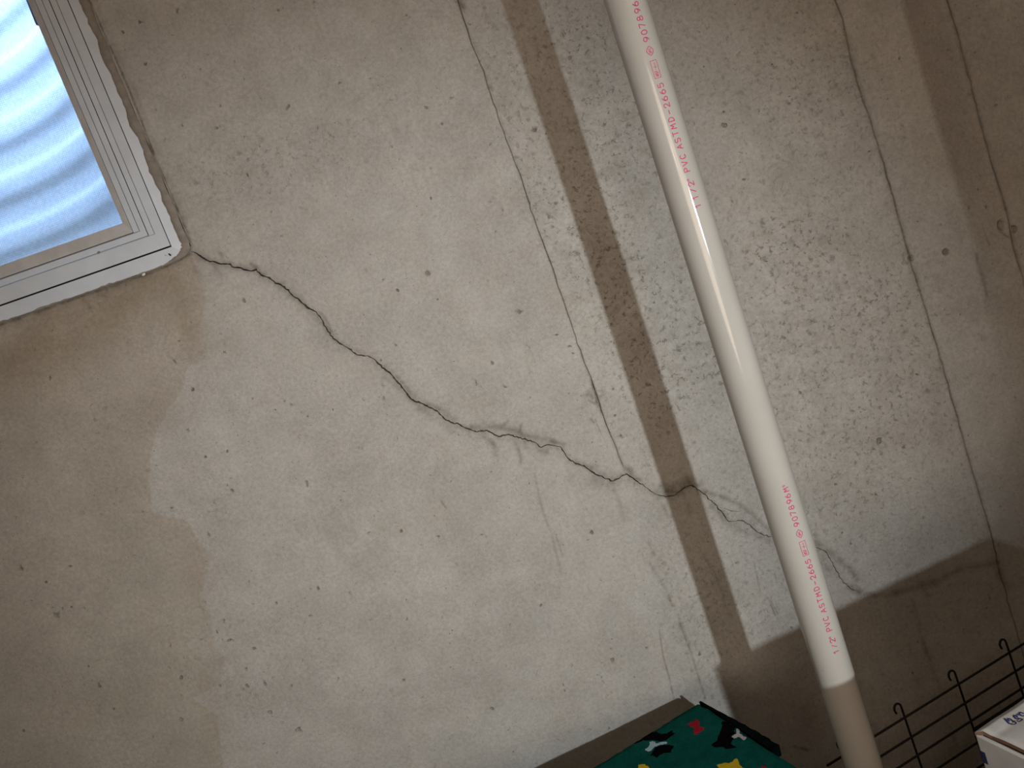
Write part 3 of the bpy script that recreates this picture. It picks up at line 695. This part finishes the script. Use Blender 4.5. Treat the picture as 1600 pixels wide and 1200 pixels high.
# ------------------------------------------------------------------ wire panel behind the pipe
az = math.radians(16.4); ZT = 0.67
pp = onlevel(1500, 1070, ZT); ud = np.array([math.cos(az), math.sin(az), 0])
tn = np.array([-math.sin(az), math.cos(az), 0]) # towards the wall
lean = 0.045
pdir = np.array([0, 0, 1.0]) + tn * lean; pn = np.cross(ud, pdir)
def onpanel(px, py):
    q = onplane(px, py, pp, pn); d = q - pp; h = d[2]; return float((d - pdir * h) @ ud), float(h)
def pnl(u, h, off=0.0): q = pp + ud * u + pdir * h; return Vector(q) + Vector(tn) * off
panel = tag(empty('wire_panel', (pp[0], pp[1], 0)), 'black wire pen panel with hooked uprights behind the white carton', 'wire panel')
org = Vector((pp[0], pp[1], 0))
U0 = -0.275; U1 = 0.50
# horizontals measured on the photograph
rows = [onpanel(1500, 1067.6)[1], onpanel(1500, 1103.8)[1], onpanel(1500, 1137.7)[1], onpanel(1500, 1178)[1]]
dz = (rows[0] - rows[3]) / 3
hs = list(rows); h = rows[3] - dz * 1.1
while h > -ZT + .03: hs.append(h); h -= dz * 1.25
for i, h in enumerate(hs):
    b = MB(); b.tube([pnl(U0, h) - org, pnl(U1, h) - org], 0.0018, 8); b.build('wire', M_wire, panel, True)
hooks = [onpanel(1416, 1121)[0], onpanel(1500, 1067.6)[0], onpanel(1579.5, 1018.6)[0]]
sp = (hooks[2] - hooks[0]) / 2
for u in [hooks[0] - 2 * sp, hooks[0] - sp] + hooks + [hooks[2] + sp, hooks[2] + 2 * sp]:
    if not U0 - .01 < u < U1 + .01: continue
    P = [pnl(u, -ZT / pdir[2] + .001, .0036) - org, pnl(u, rows[0] + .016, .0036) - org]
    for k in range(1, 9):
        a = math.radians(k * 200 / 8); r = .0068
        P.append(pnl(u - r + r * math.cos(a), rows[0] + .016 + 1.15 * r * math.sin(a), .0036) - org)
    P.append(pnl(u - 2 * .0068 + .0015, rows[0] + .016 - .006, .0036) - org)
    b = MB(); b.tube(P, 0.0018, 8); b.build('hooked_wire', M_wire, panel, True)
b = MB(); hb = onpanel(1560, 1114)[1]; b.tube([pnl(hooks[1] - .004, hb, -.004) - org, pnl(U1, hb, -.004) - org], 0.0042, 10)
o = b.build('support_rod', M_wire, panel, True); o['label'] = 'thicker black rod'

# ------------------------------------------------------------------ fleece over a crate
ZB = 0.7285
kc = onlevel(1092, 1094, ZB)
a1, a2 = math.radians(-159.9), math.radians(-70.6)
e1 = np.array([math.cos(a1), math.sin(a1)]); e2 = np.array([math.cos(a2), math.sin(a2)])
LA, LB = 0.62, 0.46
T_ = np.linalg.inv(np.stack([e1, e2], 1))
def bl_uv(px, py):
    q = onlevel(px, py, ZB)[:2] - kc[:2]; return T_ @ q
def bl_xyz(u, v, dz=0.0):
    q = kc[:2] + e1 * u + e2 * v
    z = ZB + .0016 * math.sin(u * 31 + v * 12) * math.sin(v * 27) + dz
    return np.array([q[0], q[1], z])
sc8 = lambda L, ox, oy: [(ox + x / 8, oy + y / 8) for x, y in L]
PRINT = [
 (sc8([(890,640),(930,590),(1000,530),(1080,500),(1160,505),(1220,530),(1290,530),(1340,500),(1370,490),(1365,520),(1400,530),(1350,560),(1310,590),(1280,612),(1200,622),(1150,612),(1110,608),(1070,612),(1000,610),(940,640),(900,655)],880,1080), 1),
 (sc8([(1150,690),(1205,672),(1300,664),(1370,670),(1390,690),(1350,720),(1345,770),(1300,760),(1240,770),(1200,790),(1160,820),(1120,790),(1090,800),(1110,760),(1130,725)],880,1080), 1),
 (sc8([(1020,715),(1060,690),(1082,655),(1075,630),(1110,618),(1150,626),(1150,644),(1200,634),(1280,624),(1300,640),(1280,654),(1200,665),(1144,682),(1110,715),(1080,740),(1040,735)],880,1080), 4),
 (sc8([(110,425),(150,395),(200,390),(215,360),(260,370),(265,420),(260,450),(330,465),(320,495),(265,520),(240,550),(200,545),(190,510),(200,460),(150,450)],1060,1080), 2),
 (sc8([(540,400),(590,370),(640,400),(705,438),(712,470),(690,492),(718,520),(690,540),(655,566),(690,592),(655,650),(690,680),(730,700),(660,720),(590,725),(560,700),(500,700),(440,700),(410,680),(430,650),(480,620),(500,560),(530,500),(550,440)],1060,1080), 1),
 (sc8([(725,452),(755,456),(768,500),(768,530),(800,550),(850,570),(840,592),(805,606),(778,582),(740,567),(697,588),(664,570),(697,542),(727,528),(722,490)],1060,1080), 5),
 (sc8([(272,132),(340,128),(420,178),(500,228),(470,237),(400,208),(330,212),(280,200),(258,170)],1060,1080), 1),
 (sc8([(925,965),(940,915),(1010,905),(1060,930),(1080,970),(1130,1040),(1040,1030),(1000,1100),(960,1030),(890,1040)],880,1080), 3),
 (sc8([(480,935),(560,910),(640,910),(690,870),(730,845),(750,880),(770,930),(800,965),(860,1040),(760,1040),(700,1110),(620,1050),(520,1060),(530,990)],1060,1080), 3),
]
uvp = [(np.array([bl_uv(*p) for p in L]), m) for L, m in PRINT]
# the same motifs again further along the cloth, out of the photograph
for du, dv in ((.0, .17), (.20, .0), (.20, .17), (.36, .08), (.40, .25), (.06, .30), (.22, .32)):
    uvp += [(P + np.array([du, dv]), m) for P, m in uvp[:6] if (P + np.array([du, dv])).max(0)[0] < LA - .02 and (P + np.array([du, dv])).max(0)[1] < LB - .02]
pt, ed, polys = [], [], []
for P, m in uvp:
    Q, _ = densify(np.concatenate([P, P[:1]]), .0022, .0007); Q = Q[:-1]
    b0 = len(pt); pt += [tuple(q) for q in Q]; ed += [(b0 + i, b0 + (i + 1) % len(Q)) for i in range(len(Q))]; polys.append((Q, m))
b0 = len(pt)
bord = [(u, 0.0) for u in np.linspace(0, LA, 60)] + [(LA, v) for v in np.linspace(0, LB, 45)[1:]] + [(u, LB) for u in np.linspace(LA, 0, 60)[1:]] + [(0.0, v) for v in np.linspace(LB, 0, 45)[1:-1]]
pt += bord; ed += [(b0 + i, b0 + (i + 1) % len(bord)) for i in range(len(bord))]
for u in np.arange(.007, LA - .004, .009):
    for v in np.arange(.007, LB - .004, .009): pt.append((u + rng.uniform(-.002, .002), v + rng.uniform(-.002, .002)))
c2 = delaunay_2d_cdt([Vector((float(a), float(b))) for a, b in pt], ed, [], 1, 1e-6)
uv = np.array([(v[0], v[1]) for v in c2[0]]); ff = np.array([tuple(f) for f in c2[2] if len(f) == 3]); cc = uv[ff].mean(1)
mi = np.zeros(len(ff), int)
for Q, m in polys: mi[inpoly(cc, Q)] = m
def edge_round(u, v):
    d = min(u, v, LA - u, LB - v); r = 0.010
    return -(r - math.sqrt(max(0, r * r - (r - d) ** 2))) if d < r else 0.0
vs = []
for u, v in uv:
    k = 0.006
    p = bl_xyz(u, v, edge_round(u, v))
    if u < .03 and v < .03:               # soften the corner
        s_ = max(0, .012 - math.hypot(u, v)) * .35; p[:2] += e1 * s_ + e2 * s_
    vs.append(p)
tops = [i for i in range(len(ff))]
fl = []
for f in ff:
    a, b, c = (vs[i] for i in f); fl.append(tuple(f) if np.cross(b - a, c - a)[2] > 0 else tuple(f[::-1]))
blanket = tag(empty('fleece_blanket', (kc[0], kc[1], 0)), 'green fleece blanket with black dogs, bones and yellow shapes draped over crate', 'blanket')
ko = np.array([kc[0], kc[1], 0])
me = bpy.data.meshes.new('blanket_top'); me.from_pydata([tuple(v - ko) for v in vs], [], fl)
link('blanket_top', me, [M_green, M_fblack, M_fred, M_fyellow, M_fpale, M_fpink], blanket, True)
me.polygons.foreach_set('material_index', mi.tolist()); me.update()
sv, sf = [], []
ring_n = len(bord); lev = [0.0, .02, .06, .15, .28, .42, .56, .70]
for j, dz_ in enumerate(lev):
    for i, (u, v) in enumerate(bord):
        t = i / ring_n * 2 * math.pi; out = (.004 + .016 * (dz_ / .7)) * (0.55 + 0.45 * math.sin(t * 23)) * min(1, dz_ / .1)
        ou = (-1 if u < 1e-6 else 1 if u > LA - 1e-6 else 0) * out; ov = (-1 if v < 1e-6 else 1 if v > LB - 1e-6 else 0) * out
        q = bl_xyz(u + ou, v + ov, -.010 - dz_); sv.append(tuple(q - ko))
for j in range(len(lev) - 1):
    for i in range(ring_n):
        k = (i + 1) % ring_n; sf.append((j * ring_n + i, j * ring_n + k, (j + 1) * ring_n + k, (j + 1) * ring_n + i))
mesh('blanket_side', sv, sf, M_green, blanket, True)
# folded dark hem showing along the right edge
E0, E1_ = bl_uv(1097, 1094), bl_uv(1211, 1163); E2_ = bl_uv(1213, 1177)
vs = []; n = 24
for k in range(n + 1):
    t = k / n; v_ = (E0[1] * (1 - t) + E1_[1] * t)
    w_ = abs(min(E1_[0], -.004)) * (0.35 + 0.65 * min(1, t * 1.5)) * (1 + .12 * math.sin(k * 1.9))
    w_ = (.0012 + .0125 * min(1, t * 1.25)) * (1 + .08 * math.sin(k * 1.9))
    for uu, dz_ in ((.0035, .0003), (-w_ * .5, .0002), (-w_, -.003), (-w_ * .9, -.020), (.0, -.022)): vs.append(tuple(bl_xyz(uu, v_, dz_) - ko))
fs = [(k * 5 + j, k * 5 + j + 1, k * 5 + j + 6, k * 5 + j + 5) for k in range(n) for j in range(4)] + [(0, 1, 2, 3, 4), tuple(n * 5 + j for j in (4, 3, 2, 1, 0))]
hem = mesh('folded_hem', vs, fs, M_fdark, blanket, True); hem['label'] = 'near-black folded hem'

# crate hidden under the fleece (carries it)
crate = tag(empty('dog_crate', (kc[0], kc[1], 0)), 'wire crate carrying the green fleece blanket', 'crate')
def cr(u, v, z): q = kc[:2] + e1 * u + e2 * v; return (q[0] - kc[0], q[1] - kc[1], z)
ci_, zt = .016, ZB - .0095
cb = MB()
for z in (.006, zt):
    L = [cr(ci_, ci_, z), cr(LA - ci_, ci_, z), cr(LA - ci_, LB - ci_, z), cr(ci_, LB - ci_, z)]
    for p, q in zip(L, L[1:] + L[:1]): cb.tube([p, q], .004, 8)
for u, v in ((ci_, ci_), (LA - ci_, ci_), (LA - ci_, LB - ci_), (ci_, LB - ci_)): cb.tube([cr(u, v, .006), cr(u, v, zt)], .004, 8)
cb.build('crate_frame', M_wire, crate, True)
for u in np.linspace(.08, LA - .08, 6):
    b = MB(); b.tube([cr(u, ci_, .006), cr(u, ci_, zt), cr(u, LB - ci_, zt), cr(u, LB - ci_, .006)], .0018, 6); b.build('wire', M_wire, crate, True)

# ------------------------------------------------------------------ white carton on a brown one
ZX = 0.9746
bc = onlevel(1522, 1143, ZX); ab = math.radians(17.5)
carton = tag(empty('carton', (bc[0], bc[1], ZX - .24), ab), 'white carton with navy printing at the lower right', 'carton')
inv = carton.matrix_basis.inverted() if hasattr(carton, 'matrix_basis') else None
def cl(p):                                   # world -> carton space
    d = np.array(p) - np.array([bc[0], bc[1], ZX - .24]); c, s = math.cos(ab), math.sin(ab)
    return np.array([d[0] * c + d[1] * s, -d[0] * s + d[1] * c, d[2]])
BW, BD, BH, TH = 0.415, 0.30, 0.24, 0.0042
b = MB()
for lo, hi in (((0, -BD, 0), (TH, 0, BH - .0035)), ((BW - TH, -BD, 0), (BW, 0, BH - .003)), ((TH, -TH, 0), (BW - TH, 0, BH - .003)), ((TH, -BD, 0), (BW - TH, -BD + TH, BH - .003)), ((TH, -BD + TH, 0), (BW - TH, -TH, TH))):
    b.box(lo, hi)
b.build('carton_body', M_card, carton, bevel=.0012)
# top flap with a rolled back edge, gently bulged
nu, nv = 60, 44; vs, fs, mi = [], [], []
for i in range(nu + 1):
    for j in range(nv + 1):
        u = i / nu; v = j / nv
        x = .0052 + u * (BW - .0062); y = -(v * (BD - .006)) 
        dy = -y
        z = BH + .0005 + .0011 * math.exp(-((dy - .006) / .005) ** 2) - .0022 * math.exp(-((dy - .0155) / .0045) ** 2) * (.5 + .5 * math.sin(u * 9 + .6)) + .0012 * math.sin(u * 7) * math.sin(v * 6) + .0004 * math.sin(u * 41 + v * 13)
        z -= .0016 * math.exp(-dy / .0015)
        xo = x - .0050 * math.exp(-(dy / .006) ** 2) * (1 if i == 0 else 0)
        vs.append((xo, y, z))
for i in range(nu):
    for j in range(nv):
        q = i * (nv + 1) + j; fs.append((q, q + 1, q + nv + 2, q + nv + 1)); mi.append(0)
top_n = len(vs); flap_v = list(vs)
low = [(x, y, z - .0040) for x, y, z in vs]; vs2 = vs + low
per = [i * (nv + 1) for i in range(nu + 1)] + [nu * (nv + 1) + j for j in range(1, nv + 1)] + [i * (nv + 1) + nv for i in range(nu - 1, -1, -1)] + [j for j in range(nv - 1, 0, -1)]
for a, c in zip(per, per[1:] + per[:1]):
    back = vs[a][1] > -.001 and vs[c][1] > -.001
    fs.append((a, c, c + top_n, a + top_n)); mi.append(0 if back else 1)
me = bpy.data.meshes.new('top_flap'); me.from_pydata(vs2, [], fs); o = link('top_flap', me, [M_card, M_kraft], carton, True)
me.polygons.foreach_set('material_index', mi); me.update()
me.polygons.foreach_set('use_smooth', [m == 0 for m in mi])
b = MB(); b.box((TH + .0002, -BD + TH, BH - .0125), (.030, -.0005, BH - .0055)); b.build('inner_flap', M_kraft, carton)
def flap_z(x, y):                            # bilinear height of the flap
    fi = min(nu - 1e-6, max(0, (x - .0052) / (BW - .0062) * nu)); fj = min(nv - 1e-6, max(0, -y / (BD - .006) * nv)); i, j = int(fi), int(fj); a, c = fi - i, fj - j
    q = i * (nv + 1) + j
    return (flap_v[q][2] * (1 - c) + flap_v[q + 1][2] * c) * (1 - a) + (flap_v[q + nv + 1][2] * (1 - c) + flap_v[q + nv + 2][2] * c) * a
INK = [[(600,720),(540,690),(560,650),(640,645),(760,710),(870,790),(860,840),(790,865),(690,860),(560,790),(420,680)],
       [(930,715),(1000,750),(1150,655),(985,580),(960,625),(880,610),(790,540),(800,500),(870,495),(920,530)],
       [(925,445),(945,465)], [(1130,370),(1060,360),(1000,400),(1060,460),(1150,500),(1220,470),(1290,430),(1270,380),(1200,370)]]
b = MB()
for L in INK:
    P = [cl(onlevel(1555 + x / 26.67, 1100 + y / 26.67, ZX))[:2] for x, y in L]
    ribbon(b, [tuple(p) for p in P], .00078, lambda u, v: (u, v, flap_z(u, v) + .0009))
b.build('printed_text', M_blue, carton)
# navy square printed on the left-hand side
nl = np.array([-math.cos(ab), -math.sin(ab), 0])
q = [cl(onplane(1500 + x / 8.57, 1060 + y / 8.57, bc, nl)) for x, y in ((222, 935), (338, 1000), (370, 1160), (262, 1085))]
y0_, y1_ = -.0008, min(q[1][1], q[2][1]); zt_, zb_ = (q[0][2] + q[1][2]) / 2, (q[2][2] + q[3][2]) / 2
mesh('navy_square', [(-.0003, y0_, zt_), (-.0003, y1_, zt_), (-.0003, y1_, zb_), (-.0003, y0_, zb_)], [(0, 1, 2, 3)], M_blue, carton)
under = tag(empty('storage_carton', (bc[0], bc[1], 0), ab), 'plain brown carton standing under the white carton', 'carton')
b = MB(); b.box((.004, -BD + .004, 0), (BW - .004, -.004, ZX - .24)); b.build('carton_body', M_carton, under, bevel=.002)
b = MB(); b.box((.004, -BD / 2 - .024, ZX - .24 - .0001), (BW - .004, -BD / 2 + .024, ZX - .24 + .0002)); b.build('packing_tape', M_carton, under)
